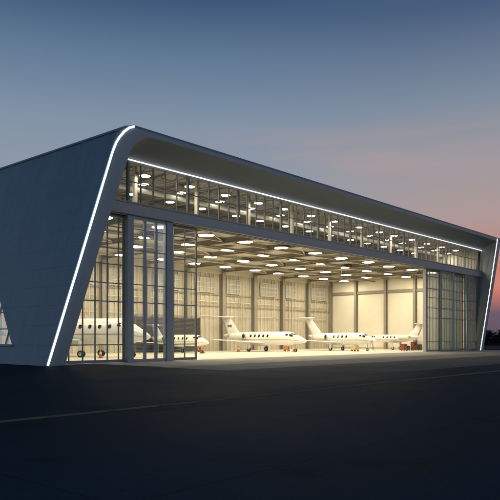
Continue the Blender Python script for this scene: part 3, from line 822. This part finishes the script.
for k in range(9000):
    y = rr.uniform(-120, 130); p = Vector((196 + rr.gauss(0, 2.5), y, abs(rr.gauss(0, 1)) * 1.6 + .1))
    if p.z > 4.2: continue
    s = rr.uniform(.25, .5); q = Matrix.Rotation(rr.random() * 6.28, 3, 'Z') @ Matrix.Rotation(rr.random() * 3.1, 3, 'X')
    bm.faces.new([bm.verts.new(p + q @ Vector(c) * s) for c in ((-1, -.6, 0), (1, -.6, 0), (.9, .6, 0), (-.9, .6, 0))])
tag(out('undergrowth', bm, M_leaf, fix=False), 'dark undergrowth filling the tree line behind the trees', None, None, 'stuff')

# ------------------------------------------------------------------ world
SUN_AZ = 84.0      # degrees from +Y towards +X: where the sun has just set
w = bpy.data.worlds.new('World'); S.world = w; w.use_nodes = True
nt = w.node_tree; nt.nodes.clear(); N = nt.nodes.new; L = nt.links.new
outn = N('ShaderNodeOutputWorld'); bg = N('ShaderNodeBackground'); bg.inputs[1].default_value = 1.0
tc = N('ShaderNodeTexCoord')
nv = N('ShaderNodeVectorMath'); nv.operation = 'NORMALIZE'; L(tc.outputs['Generated'], nv.inputs[0])
sp = N('ShaderNodeSeparateXYZ'); L(nv.outputs[0], sp.inputs[0])
def ramp(stops, src):
    r = N('ShaderNodeValToRGB'); r.color_ramp.interpolation = 'EASE' if False else 'LINEAR'
    e = r.color_ramp.elements
    while len(e) < len(stops): e.new(.5)
    for i, (p, c) in enumerate(stops): e[i].position = p; e[i].color = (*c, 1)
    L(src, r.inputs[0]); return r.outputs[0]
z = N('ShaderNodeClamp'); L(sp.outputs['Z'], z.inputs[0])
blue = ramp([(0, (.36, .33, .34)), (.10, (.35, .34, .36)), (.20, (.30, .335, .39)), (.31, (.215, .285, .38)), (.39, (.118, .192, .30)), (.455, (.048, .096, .192)), (1, (.014, .036, .080))], z.outputs[0])
warm = ramp([(0, (.085, .075, .125)), (.035, (.115, .09, .145)), (.052, (.36, .14, .14)), (.072, (.64, .20, .145)), (.095, (.60, .21, .165)), (.125, (.50, .24, .21)), (.17, (.42, .31, .30)), (.25, (.34, .315, .34)), (.33, (.20, .255, .335)), (.435, (.060, .108, .208)), (1, (.012, .03, .078))], z.outputs[0])
hz = N('ShaderNodeVectorMath'); hz.operation = 'MULTIPLY'; hz.inputs[1].default_value = (1, 1, 0); L(nv.outputs[0], hz.inputs[0])
hn = N('ShaderNodeVectorMath'); hn.operation = 'NORMALIZE'; L(hz.outputs[0], hn.inputs[0])
dt = N('ShaderNodeVectorMath'); dt.operation = 'DOT_PRODUCT'; L(hn.outputs[0], dt.inputs[0])
a = math.radians(SUN_AZ); dt.inputs[1].default_value = (math.sin(a), math.cos(a), 0)
mr = N('ShaderNodeMapRange'); mr.interpolation_type = 'SMOOTHSTEP'; mr.inputs['From Min'].default_value = .80; mr.inputs['From Max'].default_value = .985
L(dt.outputs['Value'], mr.inputs['Value'])
mx = N('ShaderNodeMix'); mx.data_type = 'RGBA'; L(mr.outputs[0], mx.inputs[0]); L(blue, mx.inputs[6]); L(warm, mx.inputs[7])
# thin pink cloud veils near the sunset
mp = N('ShaderNodeMapping'); mp.inputs['Scale'].default_value = (1.6, 1.6, 13); mp.inputs['Location'].default_value = (.3, .1, .45); L(nv.outputs[0], mp.inputs[0])
cn = N('ShaderNodeTexNoise'); cn.inputs['Scale'].default_value = 1.5; cn.inputs['Detail'].default_value = 7; cn.inputs['Roughness'].default_value = .55; L(mp.outputs[0], cn.inputs['Vector'])
cr = N('ShaderNodeMapRange'); cr.interpolation_type = 'SMOOTHSTEP'; cr.inputs['From Min'].default_value = .46; cr.inputs['From Max'].default_value = .70; L(cn.outputs['Fac'], cr.inputs['Value'])
ez = ramp([(0, (0, 0, 0)), (.05, (.15, .15, .15)), (.13, (1, 1, 1)), (.24, (.8, .8, .8)), (.33, (0, 0, 0))], z.outputs[0])
m1 = N('ShaderNodeMath'); m1.operation = 'MULTIPLY'; L(cr.outputs[0], m1.inputs[0]); L(ez, m1.inputs[1])
mr2 = N('ShaderNodeMapRange'); mr2.interpolation_type = 'SMOOTHSTEP'; mr2.inputs['From Min'].default_value = .66; mr2.inputs['From Max'].default_value = .95; L(dt.outputs['Value'], mr2.inputs['Value'])
m2 = N('ShaderNodeMath'); m2.operation = 'MULTIPLY'; L(m1.outputs[0], m2.inputs[0]); L(mr2.outputs[0], m2.inputs[1])
m3 = N('ShaderNodeMath'); m3.operation = 'MULTIPLY'; L(m2.outputs[0], m3.inputs[0]); m3.inputs[1].default_value = .75
mc = N('ShaderNodeMix'); mc.data_type = 'RGBA'; L(m3.outputs[0], mc.inputs[0]); L(mx.outputs[2], mc.inputs[6]); mc.inputs[7].default_value = (.46, .335, .325, 1)
# the physical dusk sky adds a little on top
sky = N('ShaderNodeTexSky'); sky.sky_type = 'NISHITA'; sky.sun_disc = False; sky.sun_elevation = math.radians(.5); sky.sun_rotation = math.radians(SUN_AZ)
sm = N('ShaderNodeVectorMath'); sm.operation = 'SCALE'; sm.inputs['Scale'].default_value = .004; L(sky.outputs[0], sm.inputs[0])
ad = N('ShaderNodeVectorMath'); ad.operation = 'ADD'; L(mc.outputs[2], ad.inputs[0]); L(sm.outputs[0], ad.inputs[1])
L(ad.outputs[0], bg.inputs[0]); L(bg.outputs[0], outn.inputs[0])

sun = bpy.data.lights.new('sun', 'SUN'); sun.energy = .03; sun.angle = math.radians(10); sun.color = (1, .6, .45)
so = link(bpy.data.objects.new('sun', sun))
e = math.radians(2); d = -Vector((math.sin(a) * math.cos(e), math.cos(a) * math.cos(e), math.sin(e)))
so.rotation_euler = d.to_track_quat('-Z', 'Y').to_euler()

# ------------------------------------------------------------------ camera
cam = bpy.data.cameras.new('camera'); co = link(bpy.data.objects.new('camera', cam))
co.location = (-28.857, -36.473, 1.7); co.rotation_euler = (PI / 2, 0, -math.radians(49.0125))
cam.sensor_width = 36; cam.lens = 656 / 500 * 36; cam.shift_y = 88 / 500
cam.clip_end = 6000; cam.clip_start = .1
S.camera = co

S.view_settings.view_transform = 'Standard'; S.view_settings.look = 'None'
S.view_settings.exposure = 0; S.view_settings.gamma = 1; S.view_settings.use_curve_mapping = False
S.render.engine = 'CYCLES'
c = S.cycles
c.use_denoising = True; c.max_bounces = 8; c.diffuse_bounces = 4; c.glossy_bounces = 3; c.transparent_max_bounces = 32
c.caustics_reflective = False; c.caustics_refractive = False; c.sample_clamp_indirect = 6
try: c.use_light_tree = True
except Exception: pass
